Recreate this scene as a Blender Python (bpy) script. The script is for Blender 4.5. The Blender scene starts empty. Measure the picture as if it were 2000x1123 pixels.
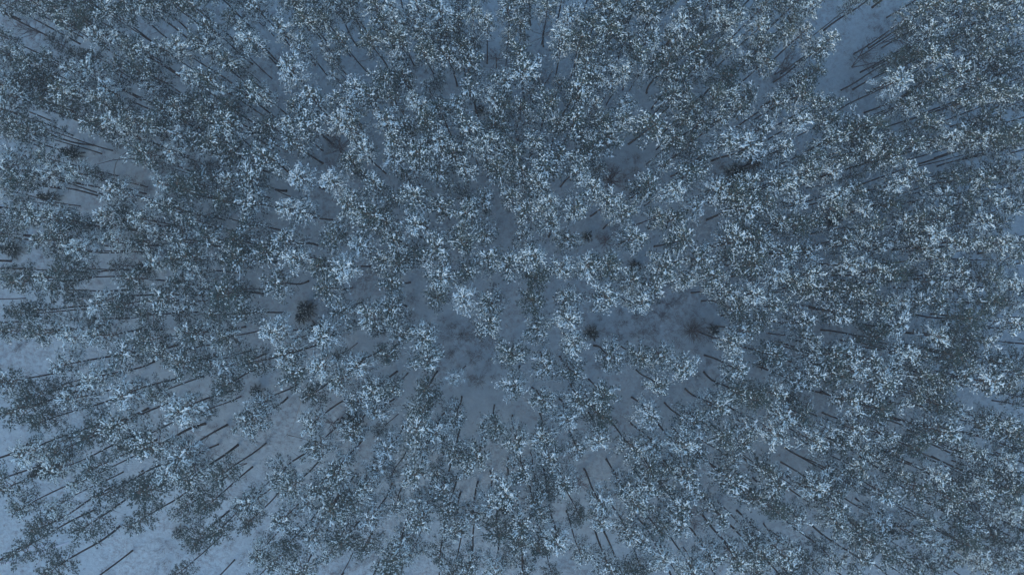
import bpy, math, random
from mathutils import Vector, Matrix, Quaternion, noise

scene = bpy.context.scene
COL = scene.collection
R = math.radians
rnd = random.Random(7)

# ------------------------------------------------------------------ camera: a drone looking straight down from 110 m
CAM_H = 110.0
F_PX = 1333.0                      # focal length in photo pixels (24 mm on 36 mm)
cam_d = bpy.data.cameras.new('camera')
cam_d.lens = 24.0
cam_d.sensor_width = 36.0
cam_d.clip_start = 0.5
cam_d.clip_end = 9000.0
cam = bpy.data.objects.new('camera', cam_d)
COL.objects.link(cam)
CAM_Q = Vector((-20.0, 13.5, -F_PX)).normalized().rotation_difference(Vector((0, 0, -1)))
cam.rotation_mode = 'QUATERNION'
cam.rotation_quaternion = CAM_Q
cam.location = (0, 0, CAM_H)
scene.camera = cam

# ------------------------------------------------------------------ sky and sun: heavy overcast at blue hour
SUN_EL, SUN_AZ = R(16), R(215)
world = bpy.data.worlds.new('World')
scene.world = world
world.use_nodes = True
nt = world.node_tree
nt.nodes.clear()
wo = nt.nodes.new('ShaderNodeOutputWorld')
bg = nt.nodes.new('ShaderNodeBackground')
sky = nt.nodes.new('ShaderNodeTexSky')
sky.sky_type = 'NISHITA'
sky.sun_disc = False
sky.sun_elevation = SUN_EL
sky.sun_rotation = SUN_AZ
sky.air_density = 1.0
sky.dust_density = 0.8
sky.ozone_density = 2.8
bg.inputs['Strength'].default_value = 0.12
nt.links.new(sky.outputs[0], bg.inputs['Color'])
nt.links.new(bg.outputs[0], wo.inputs['Surface'])

sun_d = bpy.data.lights.new('sun', 'SUN')
sun_d.energy = 0.35
sun_d.angle = R(40)
sun_d.color = (1.0, 0.97, 0.93)
sun = bpy.data.objects.new('sun', sun_d)
COL.objects.link(sun)
sdir = Vector((math.sin(SUN_AZ) * math.cos(SUN_EL), math.cos(SUN_AZ) * math.cos(SUN_EL), math.sin(SUN_EL)))
sun.rotation_mode = 'QUATERNION'
sun.rotation_quaternion = sdir.to_track_quat('Z', 'Y')

scene.view_settings.view_transform = 'Standard'
scene.view_settings.look = 'None'
scene.view_settings.gamma = 1.0
scene.view_settings.use_curve_mapping = False
scene.view_settings.exposure = 1.36
scene.cycles.max_bounces = 5
scene.cycles.diffuse_bounces = 3
scene.cycles.glossy_bounces = 1


def P(u, v, h=0.0):
    """World point at height h that the photo shows at pixel (u, v)."""
    d = CAM_Q @ Vector(((u - 1000.0) / F_PX, (561.5 - v) / F_PX, -1.0))
    return Vector((0, 0, CAM_H)) + d * ((h - CAM_H) / d.z)


def to_px(p):
    q = CAM_Q.inverted() @ (p - Vector((0, 0, CAM_H)))
    return 1000.0 + q.x / -q.z * F_PX, 561.5 - q.y / -q.z * F_PX


# ------------------------------------------------------------------ materials
def material(name, c1, c2, scale, rough=0.9, detail=3.0, sub=None):
    m = bpy.data.materials.new(name)
    m.use_nodes = True
    t = m.node_tree
    b = t.nodes['Principled BSDF']
    b.inputs['Roughness'].default_value = rough
    b.inputs['Specular IOR Level'].default_value = 0.2
    g = t.nodes.new('ShaderNodeNewGeometry')
    n = t.nodes.new('ShaderNodeTexNoise')
    n.inputs['Scale'].default_value = scale
    n.inputs['Detail'].default_value = detail
    r = t.nodes.new('ShaderNodeValToRGB')
    r.color_ramp.elements[0].position = 0.3
    r.color_ramp.elements[1].position = 0.7
    r.color_ramp.elements[0].color = (*c1, 1)
    r.color_ramp.elements[1].color = (*c2, 1)
    t.links.new(g.outputs['Position'], n.inputs['Vector'])
    t.links.new(n.outputs['Fac'], r.inputs['Fac'])
    t.links.new(r.outputs['Color'], b.inputs['Base Color'])
    return m


M_BARK = material('pine_bark', (0.045, 0.036, 0.032), (0.10, 0.075, 0.06), 1.5)
M_NEEDLE = material('pine_needles', (0.072, 0.115, 0.095), (0.125, 0.178, 0.145), 0.22)
M_BOUGH = material('upper_bough_bark', (0.13, 0.10, 0.075), (0.24, 0.18, 0.13), 2.0)
M_SPRUCE = material('spruce_needles', (0.018, 0.04, 0.034), (0.035, 0.065, 0.05), 1.2)
M_SNOW = material('fresh_snow_on_boughs', (0.84, 0.93, 0.88), (0.89, 0.96, 0.91), 1.0, 0.75)
M_TWIG = material('bare_twigs', (0.15, 0.13, 0.12), (0.26, 0.22, 0.20), 0.6)
M_REDTWIG = material('reddish_twigs', (0.12, 0.065, 0.065), (0.17, 0.10, 0.10), 0.6)
M_BIRCH = material('birch_bark', (0.30, 0.29, 0.27), (0.55, 0.54, 0.50), 3.0)
M_TRACK = material('packed_snow', (0.80, 0.85, 0.90), (0.86, 0.90, 0.93), 2.0, 0.7)


def ground_material():
    m = bpy.data.materials.new('forest_floor_snow')
    m.use_nodes = True
    t = m.node_tree
    b = t.nodes['Principled BSDF']
    b.inputs['Roughness'].default_value = 0.8
    b.inputs['Specular IOR Level'].default_value = 0.2
    g = t.nodes.new('ShaderNodeNewGeometry')

    def nz(scale, detail, lo, hi, rough=0.55):
        n = t.nodes.new('ShaderNodeTexNoise')
        n.inputs['Scale'].default_value = scale
        n.inputs['Detail'].default_value = detail
        n.inputs['Roughness'].default_value = rough
        t.links.new(g.outputs['Position'], n.inputs['Vector'])
        r = t.nodes.new('ShaderNodeMapRange')
        r.inputs['From Min'].default_value = lo
        r.inputs['From Max'].default_value = hi
        t.links.new(n.outputs['Fac'], r.inputs['Value'])
        return r.outputs['Result']

    patches = nz(0.11, 4, 0.40, 0.60)      # where heather and litter poke through
    grain = nz(1.6, 6, 0.46, 0.66, 0.75)
    mul = t.nodes.new('ShaderNodeMath'); mul.operation = 'MULTIPLY'
    t.links.new(patches, mul.inputs[0]); t.links.new(grain, mul.inputs[1])
    mx = t.nodes.new('ShaderNodeMixRGB')
    mx.inputs[1].default_value = (0.82, 0.95, 0.95, 1)
    mx.inputs[2].default_value = (0.56, 0.58, 0.57, 1)
    t.links.new(mul.outputs[0], mx.inputs[0])
    tone = nz(0.9, 5, 0.35, 0.65, 0.7)
    m2 = t.nodes.new('ShaderNodeMixRGB'); m2.blend_type = 'MULTIPLY'
    m2.inputs[0].default_value = 1.0
    rr = t.nodes.new('ShaderNodeMapRange')
    rr.inputs['To Min'].default_value = 0.88
    t.links.new(tone, rr.inputs['Value'])
    t.links.new(mx.outputs[0], m2.inputs[1]); t.links.new(rr.outputs[0], m2.inputs[2])
    t.links.new(m2.outputs[0], b.inputs['Base Color'])
    bp = t.nodes.new('ShaderNodeBump')
    bp.inputs['Strength'].default_value = 0.5
    bp.inputs['Distance'].default_value = 0.3
    t.links.new(grain, bp.inputs['Height'])
    t.links.new(bp.outputs[0], b.inputs['Normal'])
    return m


M_GROUND = ground_material()


# ------------------------------------------------------------------ mesh helpers
class MB:
    """Collects triangles and quads; several may be joined with their own material slots."""
    def __init__(self):
        self.v, self.f, self.mi, self.cur = [], [], [], 0

    def tri(self, a, b, c):
        n = len(self.v)
        self.v += [a, b, c]
        self.f.append((n, n + 1, n + 2)); self.mi.append(self.cur)

    def tube(self, pts, radii, sides=6, cap=True):
        n0 = len(self.v)
        k = len(pts)
        for i, p in enumerate(pts):
            d = (pts[min(i + 1, k - 1)] - pts[max(i - 1, 0)])
            d = d.normalized() if d.length > 1e-6 else Vector((0, 0, 1))
            a = d.orthogonal().normalized() if abs(d.z) < 0.9 else Vector((1, 0, 0)).cross(d).normalized()
            b = d.cross(a)
            for s in range(sides):
                t = 2 * math.pi * s / sides
                self.v.append(p + (a * math.cos(t) + b * math.sin(t)) * radii[i])
        for i in range(k - 1):
            for s in range(sides):
                s2 = (s + 1) % sides
                a0 = n0 + i * sides
                self.f.append((a0 + s, a0 + s2, a0 + sides + s2, a0 + sides + s)); self.mi.append(self.cur)
        if cap:
            self.f.append(tuple(n0 + (k - 1) * sides + s for s in range(sides))); self.mi.append(self.cur)

    def lump(self, c, d, L, W, H, r):
        """A pillow of snow lying at c, drawn out along d, underside open."""
        d = d.normalized()
        s = d.cross(Vector((0, 0, 1)))
        s = s.normalized() if s.length > 0.05 else Vector((1, 0, 0))
        up = s.cross(d).normalized()
        if up.z < 0: up = -up
        n0 = len(self.v)
        N = 5
        for ring, (k, h) in enumerate(((1.0, 0.0), (0.78, 0.72))):
            for i in range(N):
                t = 2 * math.pi * i / N
                j = r.uniform(0.78, 1.2)
                self.v.append(c + d * (math.cos(t) * L * k * j) + s * (math.sin(t) * W * k * j) + up * (H * h * r.uniform(0.8, 1.15)))
        self.v.append(c + up * H + d * L * r.uniform(-.2, .2))
        for i in range(N):
            j = (i + 1) % N
            self.f.append((n0 + i, n0 + j, n0 + N + j, n0 + N + i)); self.mi.append(self.cur)
            self.f.append((n0 + N + i, n0 + N + j, n0 + 2 * N)); self.mi.append(self.cur)

    def extend(self, o, mi):
        n0 = len(self.v)
        self.v += o.v
        self.f += [tuple(i + n0 for i in f) for f in o.f]
        self.mi += list(o.mi) if mi is None else [mi] * len(o.f)

    def mesh(self, name, mats, smooth=False):
        me = bpy.data.meshes.new(name)
        me.from_pydata([tuple(p) for p in self.v], [], self.f)
        for m in mats: me.materials.append(m)
        if len(mats) > 1: me.polygons.foreach_set('material_index', self.mi)
        if smooth: me.polygons.foreach_set('use_smooth', [True] * len(me.polygons))
        me.update()
        return me


def link(name, data, parent=None, kind=None):
    o = bpy.data.objects.new(name, data)
    COL.objects.link(o)
    if parent is not None: o.parent = parent
    if kind: o['kind'] = kind
    return o


def tag(o, label, cat, group=None):
    o['label'] = label; o['category'] = cat
    if group: o['group'] = group
    return o


# ------------------------------------------------------------------ forest floor, one sheet to the horizon
def build_floor():
    ax = [-3500, -1500, -700, -350, -200, -140] + [-110 + i * 2.2 for i in range(101)] + [140, 200, 350, 700, 1500, 3500]
    ay = [-3500, -1500, -700, -350, -180, -110] + [-77 + i * 2.2 for i in range(71)] + [110, 180, 350, 700, 1500, 3500]
    vs = []
    for y in ay:
        for x in ax:
            vs.append((x, y, floor_z(x, y)))
    W = len(ax)
    fs = [(j * W + i, j * W + i + 1, (j + 1) * W + i + 1, (j + 1) * W + i) for j in range(len(ay) - 1) for i in range(W - 1)]
    me = bpy.data.meshes.new('snowy_ground')
    me.from_pydata(vs, [], fs)
    me.materials.append(M_GROUND)
    me.polygons.foreach_set('use_smooth', [True] * len(fs))
    o = link('snowy_ground', me, kind='structure')
    return o


def floor_z(x, y):
    if abs(x) > 125 or abs(y) > 95: return 0.0
    return 0.35 * noise.noise(Vector((x * 0.06, y * 0.06, 3.1))) + 0.12 * noise.noise(Vector((x * 0.3, y * 0.3, 9.1)))


build_floor()
# Crowns as they stand in the photograph: 25 fields of 400 x 225 photo pixels; x,y in units of 2 pixels inside the field,
# h = thick snow, m = patchy snow, g = mostly green; + broad crown, - small crown
FIELDS = {
(0,0): "6,5m 20,3h 36,4m 50,6h 64,14m 78,6g 94,6m 112,14h+ 128,8m 144,6h 158,10h 172,4m 188,6g 56,22h 70,27m 88,25g 104,38h 122,41h 134,51m 148,54h 162,50h 180,50h 196,44m 3,36m 6,54h 20,60m 38,65m 55,62m 58,43m- 78,55g- 93,56g- 80,72h 96,73h 120,68m 138,71g 152,76m 190,80h 4,84h 18,78h 32,78m 48,81g 16,96h 34,96m 52,102g 68,92m 82,88h 94,100h 110,90h 124,108m 150,90h 166,97h- 162,110m 178,108m 194,100g 8,109h 72,109g 108,104m",
(400,0): "8,30h 30,22m 40,34h 52,44h 34,46m- 52,10h+ 40,4m- 8,54h 26,64m 40,69h- 8,80m 24,92h 40,92m 54,94h 8,104m 26,106g 78,33h+ 98,46h 92,8m 110,8m 128,10h 142,4m 102,24m 118,22m 134,20h 146,18m- 122,33h 134,40m 120,50h- 126,62h- 129,78h- 84,68w+ 106,97h+ 92,108m 132,100h 150,88h+ 164,98h 142,110h 178,80m 192,64h 196,80m 184,98m 172,109h 192,108h 168,8m 184,12h 174,26m 190,30h 162,42m 158,43h- 192,44m",
(800,0): "8,8h 24,4m 2,22h 12,34h 30,18h+ 48,24m 36,34m 50,38m- 48,6m 62,16h 76,26h 28,44m- 64,42m- 96,12h+ 82,10h 96,38h- 108,28m 112,4m 118,32m- 134,12h 154,20w+ 149,42h+ 166,42m 174,30m 184,12m 198,8m 194,32m 178,52m 190,66h+ 172,66h 180,80h 196,84h 166,86h 146,84h- 162,100m 180,104h 14,52m 3,62h 16,63h- 36,56h 37,68h 50,50m 58,66h+ 68,80h 60,90h+ 108,54m+ 112,76h+ 92,82h+ 119,92h- 80,100h 92,108g 108,106m 136,104m+ 46,104h 30,108m 4,100h 28,82h- 18,86h- 16,108h",
(1200,0): "6,4m 20,8m 36,5h 52,5m 5,22h 34,20h 60,10h 73,14m 62,27h 92,4m 108,7m 98,19h 116,22h 128,20h 86,33g 104,30m- 121,31h- 139,30h 141,11m 156,6m 172,8m 170,22m 186,10h 164,36m 182,34h 195,34h 10,42m+ 33,40h+ 24,56m 54,43h 66,48m 50,66m+ 62,76m 40,72h 78,52m 95,52g+ 110,45h 102,62m 80,68h 122,62h 130,56m 120,74h 143,64m 142,46m 108,76g+ 118,86h 8,76h 24,74h- 14,86m 8,104h 20,106m 52,98m 66,94m 78,100m 58,108h 72,108m 94,96m 110,96h 98,108m 128,94m 138,102m 118,108m 154,103h 164,95h 178,95m 180,80m 192,73g 188,92m 194,52h 186,64h- 192,104m 172,108m",
(1600,0): "6,42h 16,50m 28,8m- 22,28h 36,26m+ 50,20m 58,16h 32,40h 16,64h 4,74m 14,88m 26,98m 10,104m 36,108h- 72,60g 80,30g- 70,82w+ 66,94m- 92,14m 108,8m 122,10h 98,24m 116,30h 100,35h 126,26m 136,12m 150,10m 166,6m 182,7h 196,6m 166,18h 152,24h 178,26m 192,18m 138,36m 154,38m 170,36m 188,38h 86,57g 98,52m 94,64h 108,58h 120,48g 134,46m 150,46m 166,46m 182,48h 196,52m 118,64m 128,72h 146,58m 150,68h 164,60m 178,57g 192,64m 136,62m 160,73h 176,72m 196,76m 104,82m 118,88h 92,98m 78,104h 130,84m 144,82m 140,92h 150,96m 134,103m 124,104g- 144,108m 164,88m 176,84m 160,98m 176,98m 190,88m 184,106h 196,100m 168,108m",
(0,225): "4,6m 8,15h 22,10m 34,18m 50,16m 6,27h 24,40h 38,27m 50,28g 34,40m 52,44m 64,43g 72,10g 86,6m- 100,10m 116,8h 134,8m 120,18h 116,26m- 136,22h 152,12m 166,12m 184,8m 195,15h 180,24h 194,28m 146,38m+ 160,49h- 172,38h 188,40m 194,50m- 12,52h 26,52h 4,62h 42,60h 56,60h 60,69h- 24,64g 82,58h+ 84,68m 98,58m- 10,74h 10,86h 22,84h- 10,100m 26,98h 42,100h 56,100h 22,108m 8,110h 74,104m 88,108m- 118,75h+ 108,82h- 118,90h- 110,100h 128,104m 142,102h 158,88h 160,100h 174,92m 176,106m 192,103m 163,68h 180,72g+ 196,68m",
(400,225): "4,6m 10,18h 26,9h+ 10,30m 30,38m+ 42,46m 50,18h- 66,12m+ 58,22m- 63,42h+ 86,12h 102,10h+ 88,28h+ 102,20m- 132,7h 144,14h 150,26h 158,38h+ 170,30h 186,28h+ 178,9h+ 196,14m 188,46h+ 178,54m 196,60m- 10,50m- 14,62m 28,66h 46,62h+ 58,70h- 30,78m 95,62w+ 126,66w+ 140,76m- 144,46m 152,57m- 167,69h+ 186,82m 192,94m 176,92m 20,84g 48,86h+ 48,98h 10,98h- 44,108m 28,110m 82,92h+ 98,97h+ 142,88h+ 164,98m+ 178,106m 134,108h",
(800,225): "3,10m 16,10m 32,6h 30,26h+ 20,18m 42,24m 57,12h+ 8,38h+ 44,40m+ 62,31h 82,12m+ 97,12m+ 78,27h 90,27h 75,42h 102,37m 116,9h- 122,28h 130,20h 144,10m 160,8m+ 153,27g 146,40h+ 184,10m 190,26h+ 176,36m+ 6,60h- 29,58h+ 38,70h- 54,54h 56,64h 88,54m+ 90,68m 110,56h 132,54h+ 140,62h- 124,70h 164,54h+ 182,54m- 164,68m+ 178,72h+ 160,80h 6,80h+ 26,80h 30,92h+ 8,106h+ 40,105h+ 54,80m- 55,96h+ 72,84h+ 78,98h+ 98,80h 112,94h+ 110,104h 136,84h+ 138,105h+ 162,93h+ 160,106g 194,84h+ 192,100h+",
(1200,225): "8,6h 18,8h 12,14h- 36,12m+ 50,8m 38,28h+ 56,26m 66,9m 82,10m+ 90,20h 102,5h 112,12h 108,28h+ 124,6m 132,20h 144,13h 128,33h+ 144,32m+ 162,34h+ 154,44h 178,8h+ 184,18m 194,30h 190,42m 3,26h- 72,28g 82,42m+ 92,52m 72,44m 48,50h 42,58h 70,58m+ 84,62h 30,72m+ 32,86m+ 5,80h+ 8,98h 54,75h 98,72h+ 114,77g+ 98,86h 110,90m 84,80h- 128,68h+ 142,57h- 158,68h+ 172,60h 186,56m 178,45m 76,90h+ 124,92h+ 120,104m 142,86m+ 150,92h 173,84h+ 188,84h+ 176,96h 18,107h 50,92m 56,102m+ 40,100m 84,104h+ 134,108m 158,104h 176,108g 192,104m",
(1600,225): "4,8m 14,13m 30,18m+ 48,12g+ 62,12m 8,28h+ 6,42h 18,46m 8,58h 20,64m 34,38m 46,28h 60,28m 70,26h 82,30m 92,25h 80,39h 66,42m 50,46m 34,50m 30,60m- 64,54h 80,54h 92,48m 92,61h 104,28m 98,10m 112,12h 124,8h 122,22h 136,20m 152,24h 136,32h 152,36h- 166,26g 178,34h 190,30h 184,20m 198,18h 152,8m 166,8m 180,8h 194,6m 114,66h 126,64g+ 114,80h 126,79h 138,66m 138,54h- 152,64m 166,58m 178,50h 178,64h 192,54m 192,70h 154,74m 72,68h 64,74h- 80,78h 64,86g+ 48,82m+ 30,76m 12,78h 24,87h 10,92m 38,94h 54,94m 18,100h- 34,106h 48,108m 94,84h- 106,84m- 76,106h 92,104m 112,102m 124,96h 136,88m 148,92h 162,84h 164,96m 178,94h 190,84m 194,96h 184,106m 168,106m 152,104h 136,106m",
(0,450): "4,3m 62,4m 78,5h 46,10h 48,20h 64,20h 80,19h 70,28m 56,30m- 97,8h- 116,10h 132,8m 144,12g+ 124,17h 110,22m 118,34m- 160,5h 182,12h 156,20m 156,32h 174,28m 190,26m 196,40h 14,38h- 8,48m 24,50g+ 36,58m 40,46h 52,46h 52,36g 68,40g 84,37m 70,52g 62,58g 88,50m 16,60m 76,66h- 118,46h 134,47m+ 148,44h 160,52h 166,64h+ 178,52g 104,68h+ 96,66h 124,72g 142,70h- 146,82g+ 162,86g+ 150,98m 180,84m- 192,70h 22,80g 40,78m+ 54,80m 40,88h 14,98m 26,94h- 78,87h- 97,88m- 48,100m 60,104g 78,104h 90,98g 102,102h 134,106h 150,106m 166,106m 194,100m",
(400,450): "6,8m 16,6h 32,10g+ 50,5h 66,4m 80,10h+ 62,22m+ 72,26h 58,30m- 70,42m- 75,52h+ 86,54h 35,28m+ 44,34h- 18,26h- 95,26h+ 114,36g+ 104,50h+ 120,56m 128,10m+ 156,16h+ 139,37w+ 188,10h 194,16h 174,29h 190,32m 184,50m 186,62h 182,76h+ 6,44h 26,47h 5,57h- 20,62g+ 38,58m- 8,70m 12,82m 28,78m- 40,82m+ 10,98g 22,104m 6,108h 68,88h- 72,98h+ 64,106m 82,96h 82,110m- 120,74m 134,78h+ 126,92h+ 150,86h 162,82h+ 145,94h- 118,104h+ 170,98m- 94,104h- 192,102h",
(800,450): "8,6h 6,24m 4,36m 16,30m 26,18h+ 42,22h+ 38,4h- 52,12m 74,6h+ 80,16h+ 20,40h 32,48h+ 56,40m+ 69,50h 77,28h+ 96,34h+ 110,6h 118,14m 122,25h+ 134,5m- 154,8h+ 162,16h+ 150,22h 171,34h+ 148,38h 114,40h- 122,48g+ 142,46m 190,34m+ 192,46m 27,66m+ 53,65w+ 77,72h+ 79,90h+ 108,70h 120,68g+ 114,80h 124,94h+ 152,66h+ 142,84h 156,86h+ 148,96h 162,96h 158,108h+ 192,65h+ 16,104h+ 28,108h 102,108m 192,108h",
(1200,450): "3,38h- 18,8h+ 28,14m- 48,8h 64,10m+ 80,12m+ 52,20h 16,48h+ 45,37h+ 64,30h 80,28h+ 66,49h+ 68,62h- 37,54h+ 24,71h+ 93,43h+ 114,9h+ 132,10m+ 140,22m+ 132,34m+ 110,26m- 158,5h 176,8h 164,23h+ 186,22h+ 152,45h+ 170,50m 188,42h 170,60m 188,58m 198,50m 106,60h+ 118,62h 134,62h 97,70m 116,76m+ 130,76g+ 150,74h+ 154,84h 122,88m 138,88m 126,98h+ 110,100h+ 112,109h 140,98h- 176,78h- 188,80m 182,90h+ 196,90h 190,106h 28,110h 48,110h",
(1600,450): "20,10h+ 36,10h 52,14h 64,12h- 8,18m 74,6m 86,6m 104,6h 122,12h 136,12h 148,6m 152,13m 168,12h 184,14h 196,8h 176,20m 192,24h 180,28h 96,18h 110,28h+ 96,27h 10,28m 20,34h+ 36,32h 50,40h 66,42g+ 60,52h 44,50m 84,42m- 102,50h+ 114,42m 128,42h+ 132,30h 144,34m- 158,46m 176,50h 6,56m 22,58m+ 40,60m 56,72m 70,68h 90,70h+ 108,72m+ 118,80h 100,80h 136,58h 148,62h 164,62h 180,60h 194,58h 136,72h 158,70g+ 174,68m 190,72h 154,80h 14,80h+ 32,80m+ 10,92m 24,92m 46,88m+ 70,93h+ 132,86g+ 124,92h 140,96h- 182,90h+ 196,84m 8,106m 24,108h 50,104g+ 64,106m 104,102h+ 120,104m 140,106g 156,108h",
(0,675): "50,5g 66,4m 82,4h 66,18h+ 48,25g 92,20m 104,16h 98,30h+ 110,32h+ 126,8h+ 150,6g 162,8h 12,34m+ 6,44m 38,48g 48,44g 60,38g- 22,62g+ 30,72g 44,73g 60,68g 66,58g 78,50h+ 92,66m 96,74m 84,74m- 106,42h 128,45h+ 156,46m 166,52m 182,16m+ 186,34g+ 182,60h+ 194,56m 116,76h+ 108,86m 90,86g+ 106,94h 78,94g 124,96m 30,102h 44,94m 20,108g 64,100m 90,104m 108,104g 160,83h 150,98h+ 164,98m 180,104h+",
(400,675): "4,18m 25,19h 50,15g+ 46,28g 23,37g+ 21,44m- 81,8h+ 92,14h 88,26m+ 74,26m 115,18h+ 132,8m- 151,17h+ 180,8g+ 194,14h 178,23m+ 60,54h+ 72,56h+ 47,70h+ 106,46g+ 132,34h 102,60g+ 107,74h+ 118,82h+ 148,55h+ 166,42h+ 184,42m+ 168,64h+ 178,66h 145,84h+ 142,96g+ 156,96h+ 182,96h+ 172,102h 172,82g- 112,96h+ 108,106h 124,104m 198,82h- 4,62m- 84,109g",
(800,675): "6,10m 18,14h+ 100,8m+ 112,10h 132,18h+ 128,24m 156,8m 168,12h 158,24m+ 168,26h 158,36h 194,9h+ 44,30w- 16,42g+ 30,50m+ 14,62m+ 50,58h 46,68h+ 104,36h+ 98,50h+ 128,50h+ 138,46m 165,53h+ 188,46m+ 8,80h+ 76,68h 84,78m+ 98,72m+ 76,86h 130,66m+ 152,68h+ 148,80m 184,66g+ 186,76m 184,88h+ 129,87h+ 104,92h+ 162,97h+ 26,84h+ 14,98h 22,108m 46,104m+ 68,104h+ 112,108m 136,107h 6,18m-",
(1200,675): "8,10h+ 24,10m+ 44,8h+ 56,12h 28,24m+ 42,38h+ 66,22h+ 58,36m+ 70,44h+ 60,50m+ 4,52h+ 118,22h+ 126,30h 108,22h 124,10m 152,8m+ 160,14h+ 190,8h 190,28h+ 174,34h+ 118,44m+ 134,52g+ 98,58h+ 104,66h+ 93,48m- 153,46h+ 34,66w+ 18,68m+ 62,64h 74,74h+ 66,82h+ 146,62h+ 158,66h+ 176,68g+ 184,55h- 190,76h+ 126,76h+ 138,84h 152,82h+ 168,82h+ 192,92h+ 180,98m 102,88m+ 122,94h+ 106,102h 16,97h+ 36,93h+ 62,95h+ 80,102h+ 66,108h 112,109h 46,109h-",
(1600,675): "8,8m+ 26,8h+ 44,12h+ 60,20h+ 32,24h+ 14,28g+ 54,36h+ 50,46h 76,6h 92,10m+ 108,12g+ 96,22m 124,8g+ 140,8m 156,8h 166,14h+ 180,14m 192,14m 184,26m 132,30h+ 116,34m 94,30m+ 88,44m 104,42m 144,36h 160,34h+ 176,38m 152,46h 168,46h 186,44m 196,50m 28,52h+ 38,58h 52,60g+ 72,56h 84,56h 112,56g+ 104,66h 128,60h 128,72m 146,68h 156,76h+ 172,72h 160,86h 180,84m 194,82m 3,78h 38,68h 30,80h+ 44,80h 58,84h+ 70,80g+ 98,78h- 114,82h+ 112,92h 128,88h 88,98g+ 80,108g 68,102m 122,100h 138,100h 150,108h 134,109h 170,106h 184,98m 196,102m 16,94m+ 6,102m 24,104m 38,100h 50,107m",
(0,898): "28,8g 12,15m 26,20h 8,26h+ 62,7h 78,8m 96,6m 108,10m- 70,18g 82,20h 70,30m 98,22g 104,32m 120,30m- 10,46h 26,44m 38,46g 16,54m- 60,42h 72,40g 68,52h 54,54g 44,64g 38,74g 24,86g 14,93g- 88,62g 82,76g 96,76g 138,58g 132,70g 156,60m 150,72m 168,10h 174,8m 158,22m 144,30g+ 158,36m- 190,15m+ 184,44m 198,74g 56,104g 74,104g 176,109g-",
(400,898): "6,18g 20,12m+ 8,40g 6,60h 16,66g 8,78h 50,38h+ 56,46h- 36,43h- 44,60g 54,68m 76,12h+ 90,10m 88,24h 104,38h+ 96,26m- 78,56h+ 78,70h+ 86,78m 116,26h+ 130,8h+ 142,8m 128,22m 158,24h+ 144,34m+ 126,44m+ 140,50h 172,6h+ 184,12h- 188,40h+ 165,52h+ 108,68h+ 120,66m 132,64h 138,76g+ 124,88h 158,80g+ 174,78h+ 152,88h 56,88h+ 70,98h+ 90,96h 96,107h+ 192,76h+ 186,94m+ 180,108h 196,102h",
(800,898): "8,10h+ 28,10m 56,6h 68,6g+ 34,26h+ 38,46m+ 12,38h 12,56h+ 68,28h 78,38h+ 62,52h+ 96,30h+ 110,6h+ 136,6h 122,16h- 150,22h+ 134,28m+ 120,36h 142,42m+ 128,50m 184,38h+ 164,50g 184,58h+ 46,66h+ 44,78h+ 30,92m 24,104h 44,104m 4,86h 86,68g+ 90,80m 64,84m 60,98h+ 108,62h+ 118,72h 106,78m 126,84g+ 112,90h+ 134,72m- 144,76h+ 140,90h+ 166,88h+ 160,102m+ 94,94h- 84,104h+ 112,104h+ 138,109m- 194,102h+",
(1200,898): "32,8m 50,6m 68,12h+ 82,12m+ 30,24h+ 46,22m 60,24h 74,28h+ 8,26h 18,40h+ 32,44m+ 42,34m 62,42h+ 40,64g+ 62,60h+ 64,76h+ 12,68h 26,74h+ 26,90m+ 44,90h+ 58,86h 26,106m 8,102h+ 112,18h+ 100,22m 90,38h- 100,52h+ 104,60h 88,82m- 92,92h+ 130,34m+ 126,48g+ 152,46g+ 144,8m 156,20h+ 144,26h 172,22h+ 190,12h 188,26h+ 196,40h- 175,53h+ 132,72h+ 142,68m 138,88m+ 162,90h+ 116,94h+ 132,104h+ 74,104h+ 180,96m 194,98h 168,109m 196,80m-",
(1600,898): "8,10h+ 8,28m 24,20m+ 14,42h+ 28,46m+ 14,60h 34,62m+ 44,76m 30,72m- 34,6m 52,8m 58,30h+ 50,48h 56,56h+ 72,10m 86,10h 90,24m+ 98,34m 110,12h 120,20h 132,26m 108,24h 122,36m 138,20m 152,14h 166,8m 180,8h 192,14m 150,28h 164,26m 180,26g+ 196,24m 152,42h 168,38h 184,46h 160,54h 176,58h 192,60h 98,54h 106,64m 88,70h+ 104,78h 130,50m+ 142,60h 126,64h 152,66g 166,72g 134,78g+ 148,86h 164,80h 180,80h 194,78m 58,86m+ 72,94h+ 88,86m 84,100m+ 100,98m 110,104h 120,92m 24,90h 36,94h+ 10,94h 12,106h 48,102g+ 132,98m 152,100h 168,98h 182,94h 190,104m 172,108m",
}


# ------------------------------------------------------------------ pines
TREE_H = 18.5


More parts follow.
